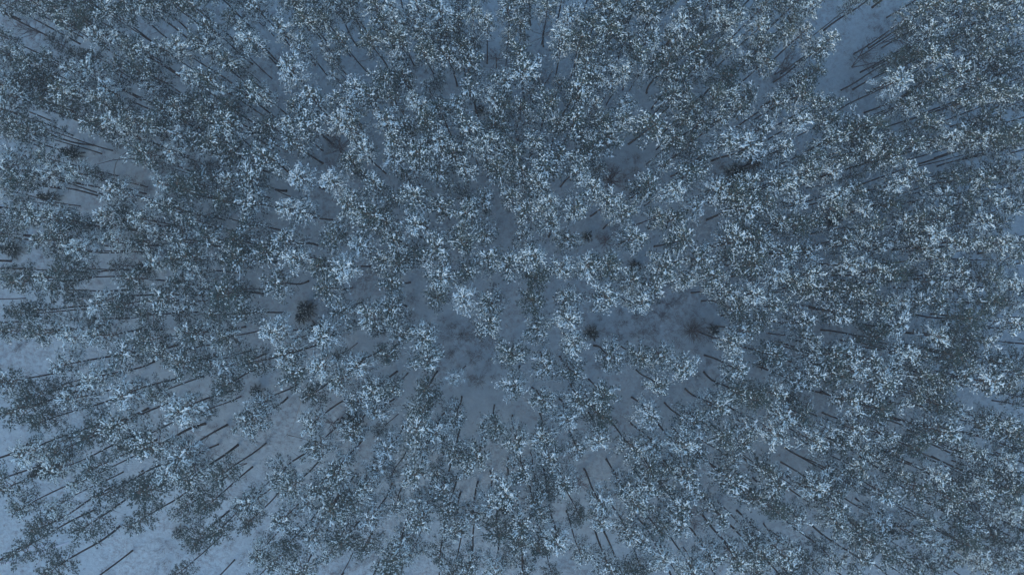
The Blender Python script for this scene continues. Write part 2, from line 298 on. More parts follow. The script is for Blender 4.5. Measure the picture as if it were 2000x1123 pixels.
def make_pine(seed, snowy, R0=2.05, depth=6.0, fork=False):
    """Bare pole with a rounded crown at the top: wood, needles and the snow lying on them."""
    r = random.Random(seed)
    wood, leaf, snow = MB(), MB(), MB()
    wob = [Vector((r.uniform(-1, 1), r.uniform(-1, 1), 0)) for _ in range(4)]

    def axis(z):
        t = z / TREE_H
        return Vector((0, 0, z)) + wob[0] * 0.35 * math.sin(t * 3.0) + wob[1] * 0.16 * math.sin(t * 7.0) - (wob[0] * 0.35 * math.sin(0.84 * 3.0) + wob[1] * 0.16 * math.sin(0.84 * 7.0)) * min(1, t / 0.84)

    zs = [-0.5, 0.0, 0.4, 2.5, 5, 7.5, 10, 12.5, 14.5, 16.2, 17.2]
    rs = [0.20, 0.155, 0.128, 0.118, 0.11, 0.102, 0.092, 0.08, 0.06, 0.038, 0.012]
    wood.tube([axis(z) for z in zs], rs, 7)
    for _ in range(r.randint(2, 6)):                         # dead snags below the crown
        z = r.uniform(5.5, 12.0); a = r.uniform(0, 6.283); L = r.uniform(0.4, 1.3)
        p = axis(z)
        q = p + Vector((math.cos(a), math.sin(a), r.uniform(-.1, .35))) * L
        wood.tube([p, (p + q) / 2 + Vector((0, 0, .05)), q], [.03, .022, .006], 3, False)

    wood.cur = 1
    nb = r.randint(27, 33)
    lop = r.uniform(0, 6.283)
    for i in range(nb):
        t = ((i + r.uniform(-.4, .4)) / (nb - 1))            # 0 lowest bough, 1 leader
        if i > nb - 7: t = r.uniform(.86, 1.0)
        t = min(max(t, 0), 1)
        z = TREE_H - depth * (1 - t) ** 1.15 - 0.45
        a = i * 2.39996 + r.uniform(-.35, .35)
        prof = (0.72 + 0.28 * math.sin(min(1, t / 0.35) * 1.57)) * math.sqrt(max(0.03, 1 - (max(0, t - 0.3) / 0.78) ** 2))
        L = R0 * prof * r.uniform(0.70, 1.18) * (1 + 0.2 * math.cos(a - lop))
        rise = 0.02 + 0.75 * t ** 1.4 + r.uniform(-.08, .1)
        base = axis(z)
        out = Vector((math.cos(a), math.sin(a), 0))
        side = Vector((-out.y, out.x, 0))
        bend = r.uniform(-.18, .18)

        def bp(s):
            zc = rise * s - 0.42 * s * s * (1 - 0.5 * t)
            return base + out * (L * s) + side * (bend * L * s * s) + Vector((0, 0, zc * L))
        wood.tube([bp(0), bp(.35), bp(.7), bp(1)], [.04, .03, .02, .006], 4, False)
        tufts = []
        if t > .85:                                           # short shoots that close the top over the stem
            for _ in range(5):
                dd = Vector((r.uniform(-1, 1), r.uniform(-1, 1), r.uniform(.1, .9))).normalized()
                tufts.append((axis(TREE_H - r.uniform(.7, 1.5)) + Vector((dd.x, dd.y, 0)) * r.uniform(.05, .55), dd, .9, .3))
        ns = max(3, int(L / 0.31))
        for k in range(ns):
            s = (0.34 - 0.22 * t) + (0.66 + 0.22 * t) * (k + r.uniform(.1, .9)) / ns
            d = (bp(min(1, s + .05)) - bp(s - .05)).normalized()
            tufts.append((bp(s), d, 1.0, s))
            for sg in (-1, 1):
                if r.random() < 0.95:
                    l2 = L * r.uniform(.16, .42) * (1.25 - s * 0.6)
                    d2 = (d + side * sg * r.uniform(.6, 1.1) + Vector((0, 0, r.uniform(-.15, .1)))).normalized()
                    e = bp(s) + d2 * l2
                    tufts.append((e, d2, 0.9, s + .15))
                    if l2 > 0.33: tufts.append((bp(s) + d2 * l2 * 0.5, d2, 0.75, s))
        patch = r.random()
        if patch > .3 and r.random() < snowy * .35:           # snow lying in one pad along the bough
            s0 = r.uniform(.35, .6)
            m = max(2, int(L * (1 - s0) / .2))
            for q in range(m):
                s1 = s0 + (1 - s0) * q / m
                snow.lump(bp(s1) + Vector((0, 0, .06)), bp(min(1, s1 + .06)) - bp(s1 - .06), .17, .075 * r.uniform(.7, 1.25), .09, r)
        for (c, d, sc, so) in tufts:
            c = c + Vector((r.uniform(-.07, .07), r.uniform(-.07, .07), r.uniform(-.05, .08)))
            s_ = d.cross(Vector((0, 0, 1))).normalized() if abs(d.z) < .99 else Vector((1, 0, 0))
            for q in range(9):
                v = (d * r.uniform(.15, 1.1) + s_ * r.uniform(-1, 1) + Vector((0, 0, r.uniform(-.3, 1.1)))).normalized()
                ln = r.uniform(.18, .32) * sc
                w = v.cross(Vector((r.uniform(-1, 1), r.uniform(-1, 1), r.uniform(-.3, .3)))).normalized() * r.uniform(.026, .046)
                m = c - d * r.uniform(0, .12)
                leaf.tri(m - w, m + w, m + v * ln)
            pr = snowy * (1.15 if patch > .3 else .6) * (.28 + .74 * so)
            if r.random() < pr:
                big = r.uniform(.6, 1.0) if r.random() < .8 else r.uniform(1.0, 1.3)
                big *= 0.80 + 0.30 * snowy
                snow.lump(c + Vector((0, 0, .03)), d + s_ * r.uniform(-.9, .9) + Vector((0, 0, r.uniform(-.3, .1))), .145 * sc * big * r.uniform(.7, 1.25), .072 * sc * big * r.uniform(.8, 1.3), .10 * big, r)
    return wood, leaf, snow


PINE_KINDS = ([('h', s, 2.0) for s in (0.95, 0.82, 0.76, 0.74, 1.1, 0.86)] + [('m', s, 2.0) for s in (0.62, 0.50, 0.56, 0.48, 0.66)]
              + [('g', s, 1.95) for s in (0.28, 0.18, 0.36)] + [('w', s, 2.0) for s in (1.2, 1.35)])
pine_meshes = {'h': [], 'm': [], 'g': [], 'w': []}
store = bpy.data.collections.new('forest_variants')           # not part of the scene, only sources for the far forest
variant_index = {'h': [], 'm': [], 'g': [], 'w': []}
for i, (k, s, r0) in enumerate(PINE_KINDS):
    w, l, sn = make_pine(100 + i * 7, s, r0 * (0.86 + 0.04 * (i % 4)), 4.4 + 0.6 * (i % 3))
    pine_meshes[k].append((w.mesh('pine_trunk', [M_BARK, M_BOUGH], True), l.mesh('pine_crown', [M_NEEDLE]), sn.mesh('pine_snow', [M_SNOW], True)))
    j = MB(); j.extend(w, None); j.extend(l, 2); j.extend(sn, 3)
    o = bpy.data.objects.new('forest_pine_%02d' % i, j.mesh('forest_pine', [M_BARK, M_BOUGH, M_NEEDLE, M_SNOW]))
    store.objects.link(o)
    variant_index[k].append(i)


# crowns marked in the photo -> trees
trees = []
for (ox, oy), txt in FIELDS.items():
    for tok in txt.split():
        big = 1.0
        if tok[-1] == '+': big, tok = 1.2, tok[:-1]
        elif tok[-1] == '-': big, tok = 0.72, tok[:-1]
        k = tok[-1]
        x, y = tok[:-1].split(',')
        u, v = ox + float(x) * 2.0, oy + float(y) * 2.0
        trees.append([u, v, k, big])
kept = []
for t in sorted(trees, key=lambda t: -t[3]):
    ok = True
    for q in kept:
        lim = 37.0 if (t[0] < 430 and t[1] > 640) else (27.5 if (t[0] > 1450 or t[1] < 450 or t[1] > 900) else 30.0)
        if (q[0] - t[0]) ** 2 + (q[1] - t[1]) ** 2 < (lim * (q[3] + t[3]) / 2) ** 2:
            ok = False; break
    if ok: kept.append(t)
TRACK = [(1755, -40), (1722, 20), (1690, 85), (1650, 150), (1660, 190), (1700, 215)]


def off_track(u, v):
    for (a, b), (c, d) in zip(TRACK, TRACK[1:]):
        k = max(0, min(1, ((u - a) * (c - a) + (v - b) * (d - b)) / ((c - a) ** 2 + (d - b) ** 2)))
        if math.hypot(u - a - k * (c - a), v - b - k * (d - b)) < 31: return False
    return True


trees = [t for t in kept if off_track(t[0], t[1]) and math.hypot(t[0] - 565, t[1] - 858) > 48 and math.hypot(t[0] - 1375, t[1] - 760) > 36]
NTREES = len(trees)


def place(t, r):
    u, v, k, big = t
    big *= r.uniform(0.92, 1.08)
    sz = r.uniform(0.90, 1.07) * (0.84 if t[3] < .8 else 1.0)
    lean = Vector((r.gauss(0, .022), r.gauss(0, .022), 1)).normalized()
    hc = 0.84 * TREE_H * sz
    top = P(u, v, hc)
    base = top - lean * (hc / lean.z)
    base.z = floor_z(base.x, base.y)
    rot = Vector((0, 0, 1)).rotation_difference(lean) @ Quaternion((0, 0, 1), r.uniform(0, 6.283))
    if u < 430 and v > 640: big *= 1.15
    sxy = big * r.uniform(0.89, 1.12)
    ell = r.uniform(.86, 1.16)
    return base, rot, (sxy * ell, sxy / ell, sz)


LANDMARKS = [
    ("the large central clearing", 925, 665), ("the brushy centre right clearing", 1270, 625),
    ("the round bare snow gap", 1386, 458), ("the lower right open strip", 1375, 800),
    ("the bright lower left glade", 520, 850), ("the upper left brown thicket", 650, 285),
    ("the small top centre gap", 885, 150), ("the largest dark spruce", 1450, 335),
    ("the paired dark spruces", 600, 620), ("the whitest round crown", 906, 581),
    ("the twin white crowns", 620, 352), ("the lower centre gap", 1165, 895),
    ("the shrubby upper right gap", 1225, 300), ("the bare reddish tree", 1183, 472),
    ("the bare top centre tree", 969, 112), ("the bare upper right thicket", 1545, 125),
    ("the lone spruce at lower left", 686, 830), ("the bent white birch", 228, 340),
    ("the top right open track", 1685, 165), ("the lower centre dark spruce", 986, 992),
]
used_labels = set()


def where(u, v, look, taken):
    """A phrase that leads from a landmark of the photo to this thing; one crown is 48 photo pixels."""
    opts = []
    for (nm, lu, lv) in LANDMARKS:
        dx, dy = (u - lu) / 48.0, (v - lv) / 48.0
        opts.append((abs(dx) + abs(dy), nm, dx, dy))
    opts.sort()
    num = ['', 'one crown', 'two crowns', 'three crowns', 'four crowns', 'five crowns', 'six crowns', 'seven crowns', 'eight crowns', 'nine crowns', 'ten crowns', 'eleven crowns', 'twelve crowns']
    for (d, nm, dx, dy) in opts:
        for half in (0, 1):
            if half:
                ix = math.floor(dx) if dx > 0 else math.ceil(dx)
                iy = math.floor(dy) if dy > 0 else math.ceil(dy)
            else:
                ix, iy = round(dx), round(dy)
            if (ix == 0 and iy == 0) or abs(ix) > 12 or abs(iy) > 12: continue
            s = []
            if iy: s.append(num[abs(iy)] + (' below' if iy > 0 else ' above'))
            if ix:
                if iy: s.append(num[abs(ix)].split()[0] + (' right of' if ix > 0 else ' left of'))
                else: s.append(num[abs(ix)] + (' right of' if ix > 0 else ' left of'))
            lab = look + ' ' + ' and '.join(s) + ' ' + nm
            if len(lab.split()) > 16: lab = lab.replace(' snowed', '-snowed')
            if len(lab.split()) > 16: continue
            key = (nm, ix, iy)
            if key not in taken and lab not in used_labels:
                taken.add(key); used_labels.add(lab)
                return lab
    return None


# the 300 that show largest: nearest the lens, with a bonus for the ones standing free
def openness(t):
    ds = sorted(math.hypot(q[0] - t[0], q[1] - t[1]) for q in trees if q is not t)[:3]
    return sum(ds) / 3


rank = []
for t in trees:
    inside = 12 < t[0] < 1988 and 12 < t[1] < 1111
    d = math.hypot((t[0] - 980), (t[1] - 548))
    rank.append((d - 120 * (t[3] - 1) - 4.0 * (openness(t) - 30) + (0 if inside else 9999), t))
rank.sort(key=lambda a: a[0])
near = [t for _, t in rank[:300]]
far = [t for _, t in rank[300:]]

taken = set()
LOOK = {'w': 'very white', 'h': 'thickly snowed', 'm': 'patchily snowed', 'g': 'mostly green'}
SIZE = {1.2: 'broad', 1.0: '', 0.72: 'slender'}
for t in sorted(near, key=lambda t: (t[1], t[0])):
    r = random.Random(int(t[0] * 7919 + t[1] * 104729))
    base, rot, sc = place(t, r)
    root = link('pine_tree', None)
    root.empty_display_size = 0.5
    root.location = base; root.rotation_mode = 'QUATERNION'; root.rotation_quaternion = rot; root.scale = sc
    look = ' '.join(x for x in (LOOK[t[2]], SIZE[t[3]], 'pine') if x)
    lab = where(t[0], t[1], look, taken)
    tag(root, lab or (look + ' in the close forest'), 'pine tree', 'snowy pines of the forest')
    w, l, s = r.choice(pine_meshes[t[2]])
    link('trunk', w, root)
    c = link('crown', l, root, 'stuff')
    link('snow', s, c, 'stuff')


# ------------------------------------------------------------------ helper for scattered stuff
def scatter(name, pts, coll, label, cat):
    """pts: (location, euler, scale vector, variant). One object, real instances of the source meshes."""
    me = bpy.data.meshes.new(name)
    me.from_pydata([tuple(p[0]) for p in pts], [], [])
    a = me.attributes.new('rot', 'FLOAT_VECTOR', 'POINT'); a.data.foreach_set('vector', [c for p in pts for c in p[1]])
    a = me.attributes.new('size', 'FLOAT_VECTOR', 'POINT'); a.data.foreach_set('vector', [c for p in pts for c in p[2]])
    a = me.attributes.new('variant', 'INT', 'POINT'); a.data.foreach_set('value', [p[3] for p in pts])
    o = link(name, me, kind='stuff')
    o['label'] = label; o['category'] = cat
    ng = bpy.data.node_groups.new(name, 'GeometryNodeTree')
    ng.interface.new_socket('Geometry', in_out='INPUT', socket_type='NodeSocketGeometry')
    ng.interface.new_socket('Geometry', in_out='OUTPUT', socket_type='NodeSocketGeometry')
    N = ng.nodes
    gi, go = N.new('NodeGroupInput'), N.new('NodeGroupOutput')
    ci = N.new('GeometryNodeCollectionInfo')
    ci.inputs['Collection'].default_value = coll
    ci.inputs['Separate Children'].default_value = True
    ci.inputs['Reset Children'].default_value = True
    ip = N.new('GeometryNodeInstanceOnPoints')
    ip.inputs['Pick Instance'].default_value = True

    def attr(nm, ty):
        n = N.new('GeometryNodeInputNamedAttribute'); n.data_type = ty
        n.inputs['Name'].default_value = nm
        return next(s for s in n.outputs if s.enabled and s.name == 'Attribute')
    e2r = N.new('FunctionNodeEulerToRotation')
    L = ng.links.new
    L(gi.outputs[0], ip.inputs['Points'])
    L(ci.outputs[0], ip.inputs['Instance'])
    L(attr('rot', 'FLOAT_VECTOR'), e2r.inputs[0]); L(e2r.outputs[0], ip.inputs['Rotation'])
    L(attr('size', 'FLOAT_VECTOR'), ip.inputs['Scale'])
    L(attr('variant', 'INT'), ip.inputs['Instance Index'])
    L(ip.outputs[0], go.inputs[0])
    md = o.modifiers.new('scatter', 'NODES'); md.node_group = ng
    return o


pts = []
for t in far:
    r = random.Random(int(t[0] * 7919 + t[1] * 104729))
    base, rot, sc = place(t, r)
    pts.append((base, rot.to_euler(), sc, r.choice(variant_index[t[2]])))
# the forest goes on beyond the frame
ring = []
r = random.Random(55)
tries = 0
while tries < 14000 and len(ring) < 1900:
    tries += 1
    x, y = r.uniform(-150, 150), r.uniform(-110, 110)
    u, v = to_px(Vector((x, y, 15.5)))
    if -8 < u < 2008 and -8 < v < 1131: continue
    if u < 900 and v > 650 and r.random() < .8: continue
    if 1720 < u < 1800 and v < 0: continue
    if any((x - a) ** 2 + (y - b) ** 2 < 11.5 for a, b in ring): continue
    ring.append((x, y))
    t = [u, v, r.choice('hhmmmg'), r.choice((1.0, 1.0, 1.2, .72))]
    base, rot, sc = place(t, r)
    pts.append((base, rot.to_euler(), sc, r.choice(variant_index[t[2]])))
scatter('distant_pine_forest', pts, store, 'dense snowy pine forest closing in round the edges of the view', 'forest')


# ------------------------------------------------------------------ bare broadleaved trees
def make_bare(seed, H=9.0, Rr=2.4, stems=1, twigs=620):
    r = random.Random(seed)
    wood, tw = MB(), MB()
    tips = []
    for s in range(stems):
        a0 = r.uniform(0, 6.283)
        tilt = Vector((math.cos(a0), math.sin(a0), 0)) * (0.0 if stems == 1 else r.uniform(.12, .26))
        pts_, rr_ = [], []
        for i in range(7):
            t = i / 6
            pts_.append(Vector((0, 0, -0.3 + (H * 0.93 + .3) * t)) + tilt * H * t + Vector((r.uniform(-.12, .12), r.uniform(-.12, .12), 0)) * t * 2)
            rr_.append((.11 if stems == 1 else .07) * (1 - t) ** .8 + .012)
        wood.tube(pts_, rr_, 6)
        for i in range(18):
            t = r.uniform(.35, .95)
            k = t * 6; j = min(5, int(k)); p = pts_[j].lerp(pts_[j + 1], k - j)
            a = r.uniform(0, 6.283); L = Rr * (1.25 - t) * r.uniform(.7, 1.2) + .3
            e = p + Vector((math.cos(a) * L, math.sin(a) * L, L * r.uniform(.45, 1.0)))
            m = (p + e) / 2 - Vector((0, 0, .08 * L))
            wood.tube([p, m, e], [.032, .022, .008], 4, False)
            tips.append((p, m, e))
    for i in range(twigs):
        p, m, e = r.choice(tips)
        k = r.uniform(.25, 1.05)
        c = p.lerp(e, k)
        v = ((e - p).normalized() + Vector((r.uniform(-1, 1), r.uniform(-1, 1), r.uniform(-.2, .9))) * .8).normalized()
        L = r.uniform(.35, .95)
        w = v.cross(Vector((r.uniform(-1, 1), r.uniform(-1, 1), .4))).normalized() * .011
        tw.tri(c - w, c + w, c + v * L)
    return wood, tw


# ------------------------------------------------------------------ young spruces: stars of drooping boughs seen from above
def make_spruce(seed, H=4.5, Rr=1.5, snowy=.12):
    r = random.Random(seed)
    wood, leaf, snow = MB(), MB(), MB()
    wood.tube([Vector((0, 0, -.3)), Vector((0, 0, H * .5)), Vector((0, 0, H))], [.08, .05, .008], 6)
    lv = int(H / .36)
    for i in range(lv):
        t = (i + .3) / lv
        z = .35 + (H - .5) * t
        L0 = Rr * (1 - t) ** .85 + .12
        n = 8 if t < .7 else 6
        for k in range(n):
            a = i * .7 + k * 6.283 / n + r.uniform(-.2, .2)
            L = L0 * r.uniform(.75, 1.15)
            out = Vector((math.cos(a), math.sin(a), 0)); side = Vector((-out.y, out.x, 0))
            m = max(4, int(L / .13))
            for j in range(m):
                s = (j + .5) / m
                c = Vector((0, 0, z)) + out * L * s + Vector((0, 0, -.25 * L * s * s))
                for sg in (-1, 1):
                    ll = (.10 + .28 * L * (1 - s) * .9) + .07
                    v = (out * .8 + side * sg * r.uniform(.6, 1.0) + Vector((0, 0, r.uniform(-.2, .15)))).normalized()
                    w = out * .05
                    leaf.tri(c - w, c + w, c + v * ll)
                if r.random() < snowy:
                    snow.lump(c + Vector((0, 0, .04)), out, .13, .07, .06, r)
    return wood, leaf, snow


def make_bush(seed, Rr=.8, n=90, H=1.1):
    r = random.Random(seed)
    tw = MB()
    for i in range(n):
        a = r.uniform(0, 6.283)
        q = Vector((math.cos(a), math.sin(a), 0)) * r.uniform(0, .35) * Rr
        a2 = a + r.uniform(-.8, .8)
        tip = q + Vector((math.cos(a2) * Rr * r.uniform(.2, .9), math.sin(a2) * Rr * r.uniform(.2, .9), H * r.uniform(.4, 1.0)))
        w = (tip - q).cross(Vector((0, 0, 1)))
        w = (w.normalized() if w.length > .01 else Vector((1, 0, 0))) * r.uniform(.007, .013)
        q.z -= .08
        tw.tri(q - w, q + w, tip)
        if i % 2 == 0:
            m = q.lerp(tip, r.uniform(.3, .7))
            e = m + Vector((r.uniform(-.35, .35), r.uniform(-.35, .35), r.uniform(.0, .3))) * Rr
            tw.tri(m - w * .8, m + w * .8, e)
    return tw


BARE = [  # u, v of the crown, height, radius, stems, material, label
    (650, 285, 8.0, 2.3, 3, M_TWIG, 'broad bare brown thicket tree at the upper left between snowy pines'),
    (1545, 122, 9.0, 2.8, 3, M_TWIG, 'large bare purple brown tree among pines at the upper right'),
    (969, 112, 8.5, 2.0, 1, M_REDTWIG, 'bare tree with round twiggy crown and straight trunk near top centre'),
    (1062, 150, 9.5, 1.5, 2, M_TWIG, 'thin bare double stemmed tree just right of the bare top centre tree'),
    (1062, 60, 9.0, 2.0, 1, M_TWIG, 'bare brown tree near the top edge right of centre'),
    (1193, 345, 5.0, 1.9, 4, M_REDTWIG, 'low reddish bare shrub tree in the shrubby upper right gap'),
    (1183, 472, 6.0, 1.6, 1, M_REDTWIG, 'small reddish bare tree with dark slanting trunk in a snow gap'),
    (1352, 650, 3.5, 2.3, 5, M_TWIG, 'wide low bare bush tree on the right of the brushy clearing'),
    (1450, 536, 7.0, 1.8, 2, M_TWIG, 'bare brown tree between snowy pines right of the centre'),
    (1015, 375, 7.0, 1.4, 1, M_TWIG, 'bare curved tree in a dark gap above the centre'),
    (1020, 265, 7.5, 1.1, 2, M_TWIG, 'thin forked bare tree above the centre'),
    (1357, 1000, 6.5, 1.5, 2, M_REDTWIG, 'reddish bare tree beside pines near the bottom right of centre'),
    (1133, 945, 7.0, 1.6, 1, M_REDTWIG, 'reddish bare tree with dark trunk in the lower centre gap'),
    (1708, 105, 9.5, 2.0, 3, M_TWIG, 'three stemmed bare tree leaning over the top right open track'),
    (1768, 55, 9.5, 2.3, 2, M_TWIG, 'bare brown tree right of the track at the top right'),
    (455, 925, 8.0, 1.5, 2, M_TWIG, 'thin bare tree right of the forked pines at lower left'),
    (330, 875, 8.0, 1.3, 2, M_TWIG, 'thin bare tree among pines in the lower left corner wood'),
    (95, 870, 8.0, 1.5, 1, M_TWIG, 'bare thin tree near the left edge, low down'),
    (55, 45, 8.0, 2.0, 2, M_TWIG, 'bare brown tree in the top left corner gap'),
    (1895, 655, 8.0, 1.8, 2, M_TWIG, 'bare tree in the small gap at the right edge'),
    (646, 830, 7.0, 1.2, 1, M_TWIG, 'slender bare tree with curved stem left of the lone lower left spruce'),
]
for i, (u, v, H, Rr, st, mt, lab) in enumerate(BARE):
    w, tw = make_bare(900 + i, H, Rr, st, 380 + 60 * st)
    b = P(u, v, H * .7); b.z = floor_z(b.x, b.y)
    root = link('bare_tree', None); root.location = b; root.rotation_euler.z = i * 1.3
    tag(root, lab, 'tree', 'bare broadleaved trees')
    link('trunk', w.mesh('bare_trunk', [M_TWIG], True), root)
    link('twigs', tw.mesh('bare_twigs', [mt]), root, 'stuff')

SPRUCES = [
    (1446, 338, 6.0, 2.3, .08, 'largest dark young spruce beside the small gap at the upper right'),
    (1478, 316, 4.5, 1.6, .10, 'dark young spruce just above the largest dark spruce'),
    (594, 604, 4.5, 1.7, .02, 'very dark starry spruce, upper one of the pair left of the centre'),
    (585, 621, 3.5, 1.2, .02, 'small dark spruce touching the upper spruce of the pair'),
    (614, 648, 5.0, 1.9, .05, 'dark spruce, lower one of the pair left of the centre'),
    (683, 828, 5.5, 2.0, .04, 'dark lone spruce right of the bright lower left glade'),
    (80, 920, 7.0, 2.4, .03, 'blackish green spruce low on the left side of the forest'),
    (345, 1043, 3.0, 1.2, .30, 'small snow ribbed spruce alone in the bottom left glade'),
    (276, 523, 5.0, 1.5, .05, 'dark spruce half hidden under pines on the left side'),
    (12, 486, 4.5, 1.7, .10, 'dark spruce at the left edge in a snowy gap'),
    (498, 766, 3.2, 1.2, .15, 'little spruce at the top rim of the bright lower left glade'),
    (1634, 428, 5.0, 1.6, .05, 'dark spruce in the shade of pines on the right'),
    (1520, 437, 4.0, 1.2, .10, 'small dark spruce left of the shaded right hand spruce'),
    (1242, 522, 4.0, 1.3, .0, 'round blackish young spruce at the edge of the gap right of centre'),
    (986, 992, 5.0, 1.5, .04, 'narrow blackish spruce near the bottom centre'),
    (850, 970, 4.0, 1.4, .03, 'small blackish spruce left of the bottom centre spruce'),
    (1148, 462, 3.0, 1.0, .15, 'little spruce tucked behind a snowy crown right of the centre'),
    (1158, 652, 3.2, 1.3, .02, 'dark low spruce between snowy pines below the centre'),
    (1741, 1042, 4.5, 1.7, .05, 'dark spruce among long trunks near the bottom right'),
    (1397, 645, 2.6, 1.0, .05, 'little dark spruce right of the brushy clearing'),
    (1018, 936, 2.6, .8, .0, 'tiny black spruce in the gap near the bottom centre'),
    (939, 211 + 2, 2.2, .9, .0, 'tiny dark spruce in the small gap above the centre'),
    (1549, 777, 3.4, 1.2, .05, 'dark spruce left of a broad pine at the lower right'),
    (1490, 740 - 30, 2.6, 1.0, .0, 'low dark spruce under pines right of the open strip'),
    (133, 298, 4.5, 1.5, .05, 'dark spruce beside parallel trunks at the upper left'),
    (88, 385, 4.5, 1.3, .03, 'dark slanting spruce near the left edge, upper half'),
]
for i, (u, v, H, Rr, sn, lab) in enumerate(SPRUCES):
    w, l, s = make_spruce(400 + i, H, Rr, sn + .07)
    b = P(u, v, H * .5); b.z = floor_z(b.x, b.y)
    root = link('spruce_tree', None); root.location = b; root.rotation_euler.z = i * .9
    tag(root, lab, 'spruce tree', 'dark young spruces')
    link('trunk', w.mesh('spruce_trunk', [M_BARK], True), root)
    c = link('crown', l.mesh('spruce_crown', [M_SPRUCE]), root, 'stuff')
    if s.f: link('snow', s.mesh('spruce_snow', [M_SNOW], True), c, 'stuff')

# bent birch with its snowy head hanging low
root = link('bent_birch', None)
b0 = P(256, 296, 0.0); root.location = b0
tag(root, 'pale birch bent into an arch with its snowy head hanging down', 'birch tree')
mb = MB()
arc = [(256, 296, 0), (246, 299, 2.0), (236, 306, 3.8), (227, 318, 5.2), (223, 335, 6.0), (224, 352, 5.8), (229, 368, 5.0), (234, 385, 4.2)]
ap = [P(*a) - b0 for a in arc]
mb.tube(ap, [.10, .095, .088, .08, .07, .055, .04, .015], 6)
link('trunk', mb.mesh('birch_trunk', [M_BIRCH], True), root)
r = random.Random(5)
tw, sn = MB(), MB()
c0 = ap[-2]
for i in range(420):
    a = r.uniform(0, 6.283); q = r.uniform(0, 1) ** .5 * 2.1
    c = c0 + Vector((math.cos(a) * q, math.sin(a) * q, r.uniform(-1.2, .5) - q * .3))
    v = Vector((math.cos(a), math.sin(a), r.uniform(-.6, .1))).normalized()
    w = v.cross(Vector((0, 0, 1))).normalized() * .013
    tw.tri(c - w, c + w, c + v * .6)
    if i % 3 != 0: sn.lump(c, v, .20, .075, .06, r)
cr = link('crown', tw.mesh('birch_twigs', [M_TWIG]), root, 'stuff')
link('snow', sn.mesh('birch_snow', [M_SNOW], True), cr, 'stuff')

# leaning and fallen poles: photo pixel and height along each
LOGS = [
    ('leaning_trunk', [(276, 311, .1), (250, 311, 1.5), (222, 314, 3.0), (192, 322, 5.0)], .09, M_BARK, 'dark leaning trunk crossing behind the bent white birch', 'tree trunk'),
    ('leaning_trunk', [(592, 770, 7.5), (585, 795, 4.5), (578, 815, 2.2), (571, 838, .1)], .05, M_BIRCH, 'thin pale leaning pole over the bright lower left glade', 'tree trunk'),
    ('fallen_trunk', [(700, 121, .2), (714, 118, .25), (728, 113, .3), (737, 117, .2)], .07, M_BIRCH, 'pale fallen birch lying in the snow at the upper centre left', 'log'),
    ('fallen_trunk', [(358, 132, .2), (342, 150, .25), (322, 168, .2)], .05, M_BARK, 'thin fallen trunk lying across the gap at the upper left', 'log'),
    ('fallen_trunk', [(1353, 1068, .2), (1362, 1050, .2), (1361, 1098, 1.0)], .05, M_BARK, 'thin dark broken trunk near the bottom edge right of centre', 'log'),
    ('fallen_trunk', [(110, 1053, .15), (96, 1074, .2), (74, 1100, .15)], .06, M_BIRCH, 'pale snow covered trunk lying in the bottom left corner', 'log'),
    ('fallen_trunk', [(560, 848, .15), (580, 853, .15), (600, 858, .15)], .05, M_BARK, 'thin branchy trunk lying across the bright glade', 'log'),
    ('leaning_trunk', [(1620, 496, .1), (1700, 494, 4), (1740, 489, 7), (1760, 486, 8)], .07, M_BARK, 'slanting forked pole in the gap at the right', 'tree trunk'),
]
for nm, ps, rad, mt, lab, cat in LOGS:
    mb = MB()
    w = [P(*p) for p in ps]
    o0 = w[0].copy()
    mb.tube([p - o0 for p in w], [rad * (1 - .6 * i / (len(w) - 1)) for i in range(len(w))], 6)
    for k in range(6):
        i = k % (len(w) - 1)
        p = w[i].lerp(w[i + 1], rnd.random()) - o0
        d = Vector((rnd.uniform(-1, 1), rnd.uniform(-1, 1), rnd.uniform(.2, .7))) * rnd.uniform(.4, 1.0)
        mb.tube([p, p + d * .5, p + d], [.022, .016, .005], 3, False)
    o = link(nm, mb.mesh(nm, [mt], True)); o.location = o0
    o.location.z += floor_z(o0.x, o0.y) + .05
    tag(o, lab, cat)

# stump
mb = MB(); mb.tube([Vector((0, 0, -.2)), Vector((0, 0, .15)), Vector((0, 0, .42))], [.2, .17, .15], 9)
o = link('tree_stump', mb.mesh('tree_stump', [M_BARK])); o.location = P(279, 919, 0)
o.location.z = floor_z(o.location.x, o.location.y)
tag(o, 'small dark stump in open snow beside parallel trunks at lower left', 'stump')

# ------------------------------------------------------------------ single bushes in the clearings
BUSHES = [(1243, 308, 1.1), (1247, 337, 1.0), (1362, 732, 1.0), (1213, 611, .8), (1222, 632, .8), (1235, 655, .7), (905, 655, 1.2), (918, 661, .9),
          (884, 637, 1.0), (865, 625, .8), (919, 692, .8), (878, 695, 1.1), (955, 708, .9), (934, 745, 1.5), (963, 737, .7), (922, 738, .9), (1170, 622, .9),
          (1274, 643, 1.3), (1168, 712, 1.2), (1388, 664, 1.1), (1374, 626, .8), (1253, 648, .8), (806, 615, .9), (974, 585, 1.1), (840, 590, 1.2), (1408, 322, 1.3),
          (1396, 340, .7), (1148, 640, .7), (1212, 660, 1.0), (940, 660, .7), (965, 555, .6), (1383, 706, .9), (1364, 785, .7), (896, 720, 1.0)]
bush_meshes = [make_bush(70 + i, 1.15, 75, 1.0).mesh('bush_twigs', [M_TWIG]) for i in range(5)]
taken_b = set()
